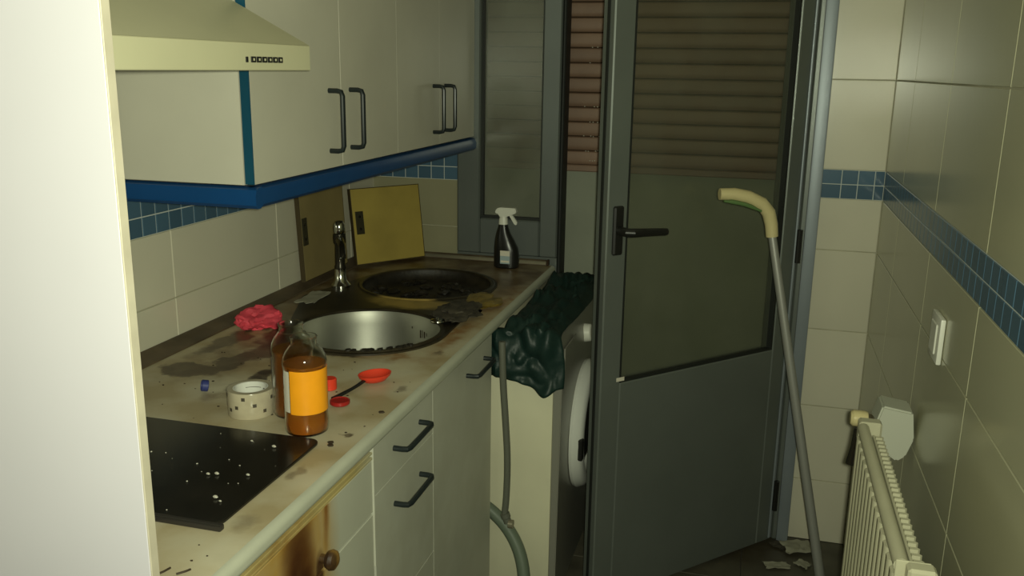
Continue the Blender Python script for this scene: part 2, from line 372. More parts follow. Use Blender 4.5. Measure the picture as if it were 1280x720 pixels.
floor_o = struct(box(-.12, 1.66, -1.0, 2.78, -.12, -T).done('floor', M['floor_grout'], smooth=False))
tile_wall(floor_o, 'F', -T, -.02, XR + .02, [(2.661 - .3 * (k + 1), 2.661 - .3 * k) for k in range(11)], [.03 + .3 * k for k in range(7)], M['floor'])
wl = struct(box(-.12, -T, -1.0, 2.78, 0, 2.42).done('wall_left', M['grout'], smooth=False))
tile_wall(wl, 'L', -T, .72, YB, rows_lo[:3] + rows_hi, JL, M['tile'])
wr = struct(box(XR + T, XR + .12, -1.0, 2.78, 0, 2.42).done('wall_right', M['grout'], smooth=False))
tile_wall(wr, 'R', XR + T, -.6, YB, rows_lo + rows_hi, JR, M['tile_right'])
ce = struct(box(-.12, 1.66, -1.0, 3.0, 2.42, 2.52).done('ceiling', M['plaster'], smooth=False))
# back wall: a left jamb strip and a right strip, the glazed screen stands between
wb = MB(); wb.box(-T, .288, YB + T, YB + .10, 0, 2.42); wb.box(1.362, XR + T, YB + T, YB + .10, 0, 2.42); wb.box(.288, 1.362, YB + T, YB + .10, 2.14, 2.42)
wb = struct(wb.done('wall_back', M['grout'], smooth=False))
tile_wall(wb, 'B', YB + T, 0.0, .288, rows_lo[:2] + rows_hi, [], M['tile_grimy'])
tile_wall(wb, 'B', YB + T, 1.362, XR, rows_lo + rows_hi, [], M['tile'])
# mosaic bands (each little tile its own piece)
def mosaic(parent, axis, fixed, u0, u1, joints):
    tile_wall(parent, axis, fixed, u0, u1, mrows, joints, M['mosaic'], 'mosaic_tile')
mp = .0435
mosaic(wl, 'L', -T, 1.38, YB, [1.612 + mp * k for k in range(-6, 25)])
mosaic(wr, 'R', XR + T, .6, YB, [1.465 + mp * k for k in range(-20, 28)])
mosaic(wb, 'B', YB + T, 0.0, .288, [.023 + mp * k for k in range(0, 7)])
mosaic(wb, 'B', YB + T, 1.362, XR, [1.374 + mp * k for k in range(0, 4)])
for nm, b in (('mosaic_bed', (-T, -T + .0012, 1.38, YB, MZ0, MZ1)),):
    box(*b).done(nm, M['mosaic_grout'], wl, smooth=False)
box(XR + T - .0012, XR + T, .6, YB, MZ0, MZ1).done('mosaic_bed', M['mosaic_grout'], wr, smooth=False)
q = MB(); q.box(0, .288, YB + T - .0012, YB + T, MZ0, MZ1); q.box(1.362, XR, YB + T - .0012, YB + T, MZ0, MZ1); q.done('mosaic_bed', M['mosaic_grout'], wb, smooth=False)

# ------------------------------------------------------------------ outside: shutter and parapet
wo = struct(box(.20, 1.45, 2.80, 2.90, 0, 1.09).done('wall_outer', M['outer'], smooth=False))
sh = thing('roller_shutter', (.82, 2.80, 1.09), 'brown roller shutter with thin slits, half lowered beyond the grey door', 'shutter')
prof = [(0, 0), (.006, 0), (.0105, .004), (.0125, .012), (.0125, .030), (.0105, .038), (.006, .0412), (0, .0412)]
slat_me = None
for k in range(24):
    z = 1.112 + k * .0445
    if slat_me is None:
        mb = MB(); mb.prism([(-p[0], p[1]) for p in prof], 'x', 0, 1.12)
        o = mb.done('slat', M['shutter'], None, smooth=True, ang=40); slat_me = o.data; o.parent = sh
    else:
        o = bpy.data.objects.new('slat', slat_me); COL.objects.link(o); o.parent = sh
    o.location = Vector((.265, 2.79, z)) - sh.location
box(.265, 1.385, 2.792, 2.797, 1.10, 2.16).done('backing', M['dark_gap'], sh, smooth=False)
box(.265, 1.385, 2.772, 2.792, 1.090, 1.111, .003).done('bottom_bar', M['shutter'], sh)
q = MB()
for z, xs in ((1.126, (.682, .690, .697)), (1.1555, (.668, .676, .699, .706)), (1.200, (.660, .682, .690, .708)), (1.2445, (.678, .688, .702, .72)), (1.289, (.66, .69, .70)), (1.42, (.672,)), (1.468, (.678, .694))):
    for x in xs: q.lump((x, 2.774, z + random.uniform(-.002, .002)), .0022, .0015, .0018, .3, 2, 3, 1)
gr = q.done('slit_glints', M['crumb_and_glint'], sh); gr['kind'] = 'stuff'  # pale specks on the slats stand in for glints of light at the slits
# ------------------------------------------------------------------ window (fixed light), frame post
w1 = struct(MB().box(.29, .364, 2.640, 2.72, .835, 2.13, .004).box(.556, .612, 2.640, 2.72, .835, 2.13, .004).box(.364, .556, 2.640, 2.72, .835, .947, .004).box(.364, .556, 2.640, 2.72, 2.05, 2.13, .004).done('window_1', M['alu']))
box(.360, .560, 2.675, 2.681, .943, 2.054).done('pane', M['window_glass'], w1, smooth=False)
q = MB(); q.box(.364, .370, 2.662, 2.675, .947, 2.05); q.box(.550, .556, 2.662, 2.675, .947, 2.05); q.box(.37, .55, 2.662, 2.675, .947, .953); q.done('glazing_bead', M['seal'], w1, smooth=False)
box(.29, .612, 2.645, 2.72, 0, .835).done('lower_panel', M['alu'], w1, smooth=False)
box(.612, .622, 2.652, 2.72, .0, 2.13, .003).done('rubber_seal', M['seal'], w1)
t1 = struct(MB().box(1.315, 1.362, 2.630, 2.72, 0, 2.13, .005).box(.622, 1.315, 2.65, 2.72, 2.10, 2.14).done('trim_1', M['alu_door']))
box(1.330, 1.364, 2.616, 2.6295, 0, 2.13, .004, 2).done('edge_profile', M['alu_bright'], t1)
# ------------------------------------------------------------------ door, hinged right, swung into the room
hx, hy = 1.312, 2.610
fx, fy = .8505, 2.1055
dd = Vector((fx - hx, fy - hy, 0)); DW = dd.length; dd.normalize()
dn = Vector((dd.y, -dd.x, 0)); dn = -dn if dn.y > 0 else dn       # toward the room
DM = Matrix(((dd.x, dn.x, 0, hx), (dd.y, dn.y, 0, hy), (0, 0, 1, 0), (0, 0, 0, 1)))    # local x: from hinge to free edge, y: toward camera
def dbox(x0, x1, y0, y1, z0, z1, bev=0.0): return MB().box(x0, x1, y0, y1, z0, z1, bev, 1, DM)
d1 = struct(MB().box(0, .062, -.045, 0, .012, 2.10, .003, 1, DM).box(DW - .062, DW, -.045, 0, .012, 2.10, .003, 1, DM).box(.062, DW - .062, -.045, 0, 2.03, 2.10, .003, 1, DM).box(.062, DW - .062, -.045, 0, .012, .628, .003, 1, DM).done('door_1', M['alu_door']))
dbox(.060, DW - .060, -.026, -.020, .62, 2.04).done('pane', M['glass'], d1, smooth=False)
q = MB()
q.box(.062, .068, -.02, -.003, .628, 2.03, 0, 1, DM); q.box(DW - .068, DW - .062, -.02, -.003, .628, 2.03, 0, 1, DM); q.box(.068, DW - .068, -.02, -.003, .628, .634, 0, 1, DM)
q.done('glazing_bead', M['seal'], d1, smooth=False)
dbox(.004, .014, 0, .006, .02, 2.09, .002).done('edge_profile', M['alu_bright'], d1)
dbox(DW, DW + .003, -.026, -.018, .02, 2.09).done('rubber_seal', M['seal'], d1, smooth=False)
hp = dbox(DW - .044, DW - .014, 0, .012, .965, 1.085, .004).done('handle_plate', M['black'], d1)
q = MB(); q.tube([DM @ Vector(p) for p in ((DW - .029, .012, 1.026), (DW - .029, .045, 1.026), (DW - .038, .052, 1.026), (DW - .08, .052, 1.024), (DW - .145, .050, 1.020))], [.011, .011, .011, .010, .009], 10, 0)
q.done('lever', M['black'], hp)
for z in (.88, .115, 1.75):
    MB().tube([DM @ Vector((.006, .012, z)), DM @ Vector((.006, .012, z + .095))], .008, 10).done('hinge', M['black'], d1)
dbox(DW - .075, DW - .05, 0, .0012, .634, .644).done('sticker', M['label_white'], d1, smooth=False)

# ------------------------------------------------------------------ tall panel (left foreground)
tp = thing('tall_panel', (.3, .702, 0), 'tall white melamine end panel with cream edge at the left foreground', 'panel')
box(.0, .6185, .6965, .708, 0.0, 2.30, .0008).done('panel_board', M['panel'], tp)
box(.6185, .6205, .6963, .7082, 0.0, 2.30, .0005).done('edge_strip', M['panel_edge'], tp)

# ------------------------------------------------------------------ range hood
hd = thing('range_hood', (.0, 1.085, 1.393), 'cream range hood with sloping canopy above the black hob', 'hood')
box(.02, .465, .795, 1.376, 1.3935, 1.433, .0012).done('lip', M['hood'], hd)
MB().prism([(.002, 1.4332), (.4645, 1.4332), (.205, 1.568), (.002, 1.568)], 'y', .796, 1.3755).done('canopy', M['hood'], hd, smooth=False)
box(.002, .2, .96, 1.21, 1.569, 2.41).done('chimney', M['hood'], hd, smooth=False)
box(.465, .4665, 1.180, 1.186, 1.405, 1.413, .0004).done('indicator', M['black'], hd)
for k in range(6):
    y = 1.194 + k * .0155
    bt_ = box(.465, .4668, y, y + .0125, 1.405, 1.4135, .0004).done('button', M['black'], hd)
    box(.4668, .4672, y + .0045, y + .008, 1.4075, 1.411).done('button_mark', M['hood'], bt_, smooth=False)

# ------------------------------------------------------------------ upper cabinets
def bow_handle(p0, p1, out, r=.0052):
    """bar between two points standing off along 'out'"""
    p0, p1, out = Vector(p0), Vector(p1), Vector(out); d = (p1 - p0).normalized()
    return MB().tube([p0, p0 + out * .6, p0 + out * .9 + d * .002, p0 + out + d * .010, p1 + out - d * .010, p1 + out * .9 - d * .002, p1 + out * .6, p1], r, 10)
def upper(y0, y1, seam, label, hy_):
    c = thing('wall_cabinet', (0.003, (y0 + y1) / 2, 1.197), label, 'cabinet', 'white wall cabinets with blue edging')
    q = MB(); q.box(.003, .326, y0, y0 + .016, 1.197, 1.92); q.box(.003, .326, y1 - .016, y1, 1.197, 1.92); q.box(.003, .326, y0 + .016, y1 - .016, 1.197, 1.213); q.box(.003, .326, y0 + .016, y1 - .016, 1.904, 1.92); q.box(.003, .010, y0 + .016, y1 - .016, 1.213, 1.904)
    q.done('carcass', M['cab'], c, smooth=False)
    for k, (a, b) in enumerate(((y0, seam), (seam, y1))):
        d = box(.3275, .345, a + (.0035 if k == 0 and y0 < 1.5 else (.0012 if k == 1 and y0 < 1.5 else .0005)), b - (.0005 if k == 0 and y0 > 1.5 or k == 1 and y0 < 1.5 else .0012), 1.1985, 1.918, 0).done('door', M['cab'], c)
        if k == 0 and y0 < 1.5: box(.3275, .3448, a + .001, a + .0034, 1.1985, 1.918).done('edge_band', M['blue'], d, smooth=False)
        hh = hy_[k]; bow_handle((.345, hh, 1.233), (.345, hh, 1.353), (.030, 0, 0)).done('handle', M['handle'], d)
upper(1.382, 2.0352, 1.733, 'white wall cabinet with two doors, next to the cream hood', (1.678, 1.775))
upper(2.0354, 2.640, 2.332, 'white wall cabinet with two doors, at the window end', (2.283, 2.374))
pl = thing('cabinet_pelmet', (.338, 2.0, 1.16), 'dark blue trim rail along the underside of the white wall cabinets', 'trim')
pr = [(.328, 1.162), (.336, 1.157), (.346, 1.157), (.352, 1.163), (.353, 1.180), (.349, 1.190), (.341, 1.194), (.330, 1.194)]
MB().prism(pr, 'y', 1.384, 2.650).done('front_rail', M['blue_pelmet'], pl)
prs = [(1.3955, 1.162), (1.388, 1.157), (1.379, 1.157), (1.373, 1.163), (1.372, 1.180), (1.376, 1.190), (1.384, 1.194), (1.3955, 1.194)]
MB().prism(prs, 'x', .006, .353).done('end_rail', M['blue_pelmet'], pl)

# ------------------------------------------------------------------ worktop with sink holes
B1 = (.355, 1.813, .166); B2 = (.326, 2.275, .178)
def circ(c, n, r=None): r = r or c[2]; return [(c[0] + r * math.cos(2 * PI * k / n), c[1] + r * math.sin(2 * PI * k / n)) for k in range(n)]
def plate_with_holes(outer, holes, z0, z1):
    b = bmesh.new(); E_ = []
    def loop(pts):
        vs = [b.verts.new((p[0], p[1], z1)) for p in pts]
        for i in range(len(vs)): E_.append(b.edges.new((vs[i], vs[(i + 1) % len(vs)])))
    loop(outer)
    for h in holes: loop(h)
    bmesh.ops.triangle_fill(b, edges=E_, use_beauty=True)
    f = b.faces[:]
    ex = bmesh.ops.extrude_face_region(b, geom=f)
    for v in [g for g in ex['geom'] if isinstance(g, bmesh.types.BMVert)]: v.co.z = z0
    bmesh.ops.recalc_face_normals(b, faces=b.faces)
    return b
wt = thing('worktop', (.3, 1.68, .787), 'stained cream worktop with rounded front edge, running to the window', 'worktop')
q = MB(); q._add(plate_with_holes([(.002, .712), (.600, .712), (.600, 2.632), (.002, 2.632)], [circ(B1, 48, .170), circ(B2, 48, .182)], .787, H))
q.done('top_board', M['worktop'], wt, smooth=False)
pf = [(.6002, .787), (.6002, H)] + [(.600 + .012 * math.sin(a), H - .012 + .012 * math.cos(a)) for a in [PI / 2 * k / 6 for k in range(7)]] + [(.612, .796)] + [(.604 + .008 * math.cos(a), .795 - .008 * math.sin(a)) for a in [PI / 2 * k / 4 for k in range(5)]]
MB().prism(pf, 'y', .712, 2.632).done('front_edge', M['lip'], wt, ang=50)
us = thing('upstand', (.02, 1.7, H), 'dirty brown upstand strip where the worktop meets the tiled left wall', 'trim')
MB().prism([(.0015, H + .0005), (.046, H + .0005), (.044, H + .003), (.030, H + .006), (.016, H + .010), (.008, H + .014), (.0015, H + .015)], 'y', .715, 2.625).done('strip', M['upstand'], us)
ub = thing('back_upstand', (.35, 2.64, H), 'low upstand strip with metal trim under the window, behind the spray bottle', 'trim')
MB().prism([(2.6255, H + .0005), (2.6275, H + .008), (2.634, H + .014), (2.6385, H + .016), (2.6385, H + .0005)], 'x', .05, .585).done('strip', M['upstand'], ub)
MB().prism([(2.6235, H + .003), (2.6265, H + .0095), (2.6295, H + .0125), (2.6265, H + .0045)], 'x', .17, .583).done('metal_trim', M['upstand_metal'], ub, smooth=False)
box(.5855, .592, 2.622, 2.6385, H + .0005, H + .018, .001).done('end_cap', M['dark_gap'], ub)

# ------------------------------------------------------------------ lower cabinets
def carcass(c, y0, y1, cut=False):
    q = MB(); q.box(.02, .578, y0 + .001, y0 + .017, .0, .786)
    if cut: q.box(.02, .578, y1 - .012, y1 - .001, .0, .64); q.box(.53, .578, y1 - .012, y1 - .001, .64, .786)     # cut away round the bowl
    else: q.box(.02, .578, y1 - .017, y1 - .001, .0, .786)
    q.box(.02, .578, y0 + .017, y1 - .017, .10, .116); q.box(.02, .03, y0 + .017, y1 - .017, .116, .786); q.box(.52, .535, y0 + .017, y1 - .017, 0, .10)
    q.box(.535, .578, y0 + .017, y1 - .017, .768, .786)
    q.done('carcass', M['cabinet_inside'], c, smooth=False)
c1 = thing('base_cabinet', (.3, 1.0, 0), 'white base cabinet under the hob, its front burnt brown and yellowed', 'cabinet')
carcass(c1, .712, 1.288)
box(.5795, .584, .716, 1.281, .760, .7862).done('dark_backing', M['dark_gap'], c1, smooth=False)
for z0, z1 in ((.7800, .7865), (.7705, .7752), (.7610, .7660)):
    box(.5845, .602, .716, 1.281, z0, z1, .0008).done('trim_strip', M['band'], c1)
bd = box(.5795, .6005, .716, 1.281, .664, .7600, .001).done('front_panel', M['burnt'], c1)
kb = MB().lathe([(0, 0), (.007, 0), (.007, .008), (.013, .011), (.016, .017), (.0145, .023), (.008, .027), (0, .028)], 20, Matrix.Translation((.6005, 1.092, .684)) @ Matrix.Rotation(PI / 2, 4, 'Y')).done('knob', M['knob'], bd)
box(.5795, .6005, .716, 1.281, .105, .660, .001).done('lower_door', M['burnt'], c1)
box(.5795, .603, 1.2815, 1.2865, .56, .784, .001).done('edge_strip', M['cab_low'], c1)
c2 = thing('drawer_cabinet', (.3, 1.43, 0), 'white drawer unit with two dark bow handles, between hob and sink', 'cabinet')
carcass(c2, 1.290, 1.576)
for z0, z1, hz in ((.6905, .783, .742), (.4295, .689, .634)):
    d = box(.5795, .6005, 1.2885, 1.5745, z0, z1, .0005).done('drawer', M['cab_low'], c2)
    bow_handle((.6005, 1.375, hz), (.6005, 1.502, hz), (.028, 0, 0)).done('handle', M['handle'], d)
d = box(.5795, .6005, 1.2885, 1.5745, .105, .428, .0005).done('drawer', M['cab_low'], c2)
c3 = thing('sink_cabinet', (.3, 1.78, 0), 'white sink base cabinet with one dark bow handle, beside the washing machine', 'cabinet')
carcass(c3, 1.578, 1.988, True)
d = box(.5795, .6005, 1.5760, 1.986, .105, .783, .0005).done('door', M['cab_low'], c3)
bow_handle((.6005, 1.792, .738), (.6005, 1.922, .738), (.028, 0, 0)).done('handle', M['handle'], d)

# ------------------------------------------------------------------ sink
sk = thing('sink', (.34, 2.02, H), 'grimy inset steel sink with a round bowl and a dark round drainer', 'sink')
def hull(pts):
    pts = sorted(set(pts)); cr = lambda o, a, b: (a[0] - o[0]) * (b[1] - o[1]) - (a[1] - o[1]) * (b[0] - o[0])
    def half(ps):
        h = []
        for p in ps:
            while len(h) >= 2 and cr(h[-2], h[-1], p) <= 0: h.pop()
            h.append(p)
        return h[:-1]
    return half(pts) + half(pts[::-1])
hl = hull(circ(B1, 60, .186) + circ(B2, 60, .196) + circ((.125, 2.05, 0), 30, .055))
q = MB(); q._add(plate_with_holes(hl, [circ(B1, 48, .166), circ(B2, 48, .178)], H + .0004, H + .004))
q.done('deck', M['steel_dirty'], sk, ang=20)
T1 = Matrix.Translation((B1[0], B1[1], 0)); T2 = Matrix.Translation((B2[0], B2[1], 0))
MB().lathe([(.1655, H + .0015), (.1645, H - .006), (.160, H - .03), (.158, H - .13), (.150, H - .150), (.130, H - .160), (.03, H - .164), (0, H - .164), (0, H - .1655), (.131, H - .1615), (.152, H - .152), (.160, H - .13), (.162, H - .03), (.1665, H + .001)], 64, T1).done('bowl', M['steel'], sk)
MB().lathe([(0, H - .1635), (.034, H - .1635), (.038, H - .1615), (.034, H - .159), (.02, H - .161), (0, H - .161)], 32, T1).done('drain', M['tap_dark'], sk)
MB().lathe([(.1775, H + .0015), (.1765, H - .006), (.170, H - .018), (.155, H - .026), (.04, H - .028), (0, H - .028), (0, H - .0295), (.156, H - .0275), (.172, H - .019), (.1785, H + .001)], 64, T2).done('drainer', M['crust'], sk)
MB().lathe([(.1655, H + .0042), (.168, H + .0070), (.1735, H + .0075), (.178, H + .0042)], 64, T1).done('rim', M['steel_dirty'], sk)
MB().lathe([(.1775, H + .0042), (.180, H + .0066), (.186, H + .0070), (.190, H + .0042)], 64, T2).done('rim', M['steel_dirty'], sk)
# crust of grime clinging to the near inside of the bowl and to the bottom of the far wall
q = MB()
for k in range(44):
    a = math.radians(random.uniform(70, 175)); rr = .1565 - random.random() * .012
    q.lump((B1[0] + rr * math.cos(a), B1[1] + rr * math.sin(a), H - .1475 + random.random() * .006), .010, .010, .008, .5, 2, k, 1)
for k in range(30):
    a = math.radians(random.uniform(225, 330)); rr = .1695
    q.lump((B1[0] + rr * math.cos(a), B1[1] + rr * math.sin(a), H + .0085), .007, .007, .0035, .5, 2, k, 1)
gr = q.done('grime', M['crust'], sk); gr['kind'] = 'stuff'
q = MB()
for k in range(26):
    a = random.uniform(0, 2 * PI); rr = .15 * math.sqrt(random.random())
    q.lump((B2[0] + rr * math.cos(a), B2[1] + rr * math.sin(a), H - .024), .018, .018, .008, .6, 2, k + 9, 2)
gr = q.done('sludge', M['crust'], sk); gr['kind'] = 'stuff'
# marks sliding down the far wall of the bowl
q = MB()
for (dg, z0, z1, w_d) in ((62, .762, .782, 1.4), (59.5, .764, .783, .8), (56.5, .765, .781, 1.6), (53, .772, .780, .8), (72, .781, .786, 1.0), (80, .73, .737, 1), (97, .715, .728, .8), (46, .70, .71, 1)):
    a0, a1 = math.radians(dg - w_d / 2), math.radians(dg + w_d / 2)
    q.lathe([(.1590, z0), (.1588, (z0 + z1) / 2), (.1592, z1)], 3, T1, a0, a1)
gr = q.done('spatter', M['dirt'], sk); gr['kind'] = 'stuff'

# ------------------------------------------------------------------ tap
tx, ty = .118, 2.165
tpz = H + .0045
tpp = thing('tap', (tx, ty, tpz), 'tarnished chrome mixer tap with a tall body behind the sink', 'tap')
TT = Matrix.Translation((tx, ty, tpz))
MB().lathe([(0, 0), (.027, 0), (.027, .006), (.022, .012), (.0165, .02), (.0155, .05), (0, .05)], 28, TT).done('base', M['chrome'], tpp)
MB().lathe([(0, .05), (.0155, .05), (.0155, .056), (.0135, .062), (.0130, .116), (.0165, .122), (.0175, .136), (.0165, .146), (0, .148)], 28, TT).done('body', M['tap_dark'], tpp)
MB().tube([(tx + .008, ty - .015, tpz + .132), (tx + .03, ty - .055, tpz + .137), (tx + .055, ty - .10, tpz + .135), (tx + .068, ty - .125, tpz + .124), (tx + .071, ty - .131, tpz + .110)], [.0115, .010, .0095, .0095, .010], 14, 2).done('spout', M['tap_dark'], tpp)
MB().lathe([(0, .1485), (.015, .1485), (.0165, .154), (.0160, .172), (.011, .180), (0, .182)], 28, TT).done('knob', M['chrome'], tpp)

# ------------------------------------------------------------------ leaning boards
def board(pos, udir, w, h, t, tilt, name_label, m, plate_u):
    """board standing on its lower edge at pos (lower left corner), width along udir, leaning back by tilt"""
    u = Vector(udir).normalized(); n0 = Vector((u.y, -u.x, 0))
    v = (Vector((0, 0, 1)) * math.cos(tilt) - n0 * math.sin(tilt)); n = u.cross(v); n = n if n.dot(n0) > 0 else -n
    MX = Matrix(((u.x, v.x, n.x, pos[0]), (u.y, v.y, n.y, pos[1]), (u.z, v.z, n.z, pos[2]), (0, 0, 0, 1)))
    t_ = thing('wooden_board', pos, name_label, 'board', 'yellow boards leaning in the corner')
    MB().box(.0022, w - .0022, .0022, h - .0022, 0, t, .0006, 1, MX).done('face', m, t_)
    q = MB()
    for a in ((0, .0022, 0, h), (w - .0022, w, 0, h), (.0022, w - .0022, 0, .0022), (.0022, w - .0022, h - .0022, h)): q.box(*a, .0003, t - .0003, 0, 1, MX)
    q.done('edge_band', M['board_edge'], t_, smooth=False)
    if plate_u is not None:
        pq = MB().box(plate_u, plate_u + .026, h * .40, h * .70, t, t + .003, .0008, 1, MX).done('hinge_plate', M['hinge'], t_)
        for vv in (.47, .63): MB().lathe([(0, 0), (.004, 0), (.004, .0016), (0, .002)], 12, MX @ Matrix.Translation((plate_u + .013, h * vv, t + .003))).done('screw', M['tap_dark'], pq)
board((.0165, 2.132, H + .0158), (0, 1, 0), .262, .247, .014, .05, 'dull yellow board flat against the left wall tiles, behind the tap', M['board_dull'], .004)
board((.046, 2.408, H + .0075), (.60, .80, 0), .240, .228, .015, .16, 'bright yellow board leaning across the corner right of the tap', M['board'], .010)

# ------------------------------------------------------------------ hob
hb = thing('hob', (.3, 1.06, H), 'black glass hob with a grey front trim bar, set in the worktop', 'hob')
def rrect(x0, x1, y0, y1, r, n=6):
    P_ = []
    for cx, cy, a in ((x1 - r, y0 + r, -PI / 2), (x1 - r, y1 - r, 0), (x0 + r, y1 - r, PI / 2), (x0 + r, y0 + r, PI)):
        P_ += [(cx + r * math.cos(a + PI / 2 * k / n), cy + r * math.sin(a + PI / 2 * k / n)) for k in range(n + 1)]
    return P_
MB().prism(rrect(.045, .545, .925, 1.212, .016), 'z', H + .0006, H + .006, .0012).done('glass_plate', M['hob'], hb)
box(.045, .553, .914, .9245, H + .0006, H + .0085, .002, 2).done('trim_bar', M['hob_trim'], hb)
q = MB()
for k in range(20):
    x, y = random.uniform(.28, .53), random.uniform(.935, 1.20); r = random.choice((.0005, .0007, .0009, .0012))
    q.lump((x, y, H + .0064 + r * .8), r * 1.3, r * 1.1, r * .8, .3, 2, k, 1)
for (x, y, r) in ((.50, .985, .0032), (.512, .978, .0018), (.46, 1.05, .003), (.448, 1.046, .0025), (.505, 1.06, .0025), (.49, 1.16, .003), (.445, 1.17, .002)):
    q.lump((x, y, H + .0064 + r * .8), r * 1.3, r, r * .8, .3, 2, 7, 1)
cr = tag(q.done('crumbs', M['crumb_and_glint']), 'pale crumbs scattered over the black hob', 'crumbs'); cr['kind'] = 'stuff'
q = MB()
spots = [(.565, 1.205), (.56, 1.215), (.585, 1.36), (.575, 1.52), (.30, 1.30), (.20, 1.28), (.14, 1.27), (.33, 1.52), (.25, 1.36), (.558, .845), (.57, .86), (.545, .88)]
for k in range(38): spots.append((random.uniform(.1, .59), random.uniform(1.23, 1.60)))
for k, (x, y) in enumerate(spots):
    r = .004 if k < 3 else random.uniform(.0008, .002)
    q.lump((x, y, H + .0003 + r * .3), r * 1.5, r * 1.1, r * .6, .4, 2, k, 1, H)
cr = tag(q.done('dirt_specks', M['dirt']), 'dark dirt specks strewn over the worktop', 'dirt'); cr['kind'] = 'stuff'
for k, (p, e) in enumerate((((.536, .800), (.545, .822)), ((.560, .812), (.570, .826)))):
    tag(MB().tube([(p[0], p[1], H + .002), ((p[0] + e[0]) / 2 + .003, (p[1] + e[1]) / 2, H + .003), (e[0], e[1], H + .002)], .0013, 6).done('twig', M['dirt'], loc=(p[0], p[1], H)),
        ('dark twig bit on the worktop edge, left one of two', 'dark twig bit on the worktop edge, right one of two')[k], 'debris', 'twig bits near the panel')

# ------------------------------------------------------------------ bottles with amber liquid
def amber_bottle(x, y, label, lab, liq, ang0):
    t = thing('bottle', (x, y, H + .0006), label, 'bottle', 'clear bottles of amber liquid')
    TX = Matrix.Translation((x, y, H + .0006))
    o = [(0, 0), (.030, 0), (.0345, .003), (.036, .009), (.0362, .022), (.0350, .026), (.0350, .112), (.0362, .116), (.0362, .121), (.0345, .130), (.030, .139), (.0245, .146), (.0212, .150), (.0210, .158), (.0222, .160), (.0222, .163), (.0212, .164)]
    i = [(r - .0012, z) for r, z in o[2:]][::-1]
    MB().lathe(o + i + [(.030, .0025), (0, .0025)], 40, TX).done('shell', M['clear'], t)
    MB().lathe([(0, .0028), (.029, .0028), (.0325, .005), (.0342, .010), (.0344, .022), (.0332, .027), (.0332, .111), (.0345, .1155), (.0345, .1185), (0, .1185)], 40, TX).done('liquid', liq, t)
    if lab:
        MB().lathe([(.0352, .040), (.0357, .040), (.0357, .1135), (.0352, .1135)], 30, TX, ang0, ang0 + math.radians(185)).done('label_sheet', M['label_orange'], t)
        MB().lathe([(.0352, .042), (.0356, .042), (.0356, .1115), (.0352, .1115)], 8, TX, ang0 - math.radians(26), ang0 - math.radians(2)).done('label_edge', M['label_white'], t)
    else:
        MB().lathe([(.0352, .038), (.0357, .038), (.0357, .104), (.0352, .104)], 30, TX, ang0, ang0 + math.radians(150)).done('label_sheet', M['label_white'], t)
    return t
amber_bottle(.500, 1.250, 'clear open bottle of amber liquid with an orange label, the front one', True, M['amber'], math.radians(-105))
amber_bottle(.444, 1.312, 'clear open bottle of dark amber liquid, half hidden behind the orange-labelled one', False, M['amber_dark'], math.radians(60))

# ------------------------------------------------------------------ tape roll
tr = thing('tape_roll', (.369, 1.296, H + .0005), 'roll of clear packing tape with dark printed squares, lying beside the bottles', 'tape')
TX = Matrix.Translation((.369, 1.296, H + .0005)); TH = .046
MB().lathe([(.0300, 0), (.0395, 0), (.0400, .001), (.0400, TH - .001), (.0395, TH), (.0300, TH)], 48, TX).done('tape', M['tape'], tr)
MB().lathe([(.0275, .0003), (.0299, .0003), (.0299, TH - .0003), (.0275, TH - .0003), (.0275, .0003)], 48, TX).done('core', M['tape_core'], tr)
for a, z in ((-120, .012), (-82, .034), (-55, .022), (-30, .010), (-140, .036), (-160, .015), (-5, .030), (-100, .018)):
    MB().lathe([(.0401, z), (.04035, z), (.04035, z + .006), (.0401, z + .006)], 3, TX, math.radians(a), math.radians(a + 9)).done('printed_mark', M['tape_print'], tr)
MB().lathe([(.0272, TH - .017), (.0274, TH - .010)], 3, TX, math.radians(60), math.radians(72)).done('printed_mark', M['tape_print'], tr)
MB().lathe([(.0272, TH - .0105), (.0274, TH - .0095)], 12, TX, math.radians(82), math.radians(140)).done('printed_line', M['tape_print'], tr)

# ------------------------------------------------------------------ small things on the worktop
q = MB().lathe([(0, .0), (.010, 0), (.0108, .001), (.0108, .011), (.0095, .012), (.0088, .011), (.0088, .002), (0, .002)], 24, Matrix.Translation((.239, 1.362, H + .011)) @ Matrix.Rotation(math.radians(78), 4, Vector((.5, -.6, 0))))
tag(q.done('loose_cap', M['blue_cap'], loc=(.239, 1.362, H)), 'small blue bottle cap on its side left of the tape roll', 'cap')
q = MB()
b = bmesh.new(); bmesh.ops.create_icosphere(b, subdivisions=4, radius=1)
for v in b.verts:
    p = v.co.copy(); a = math.atan2(p.y, p.x)
    k = 1 + .16 * math.cos(3 * a + .6) + .10 * math.cos(5 * a) + .28 * mn.noise(p * 2.2 + Vector((3, 1, 2))) + .12 * mn.noise(p * 6)
    v.co = Vector((.108 + p.x * .047 * k, 1.770 + p.y * .052 * k, max(H + .0006, H + .018 + p.z * .026 * k + .005 * mn.noise(p * 5))))
q._add(b); tag(q.done('cloth', M['pink'], loc=(.108, 1.770, H)), 'crumpled bright pink cloth on the worktop by the left wall', 'cloth')
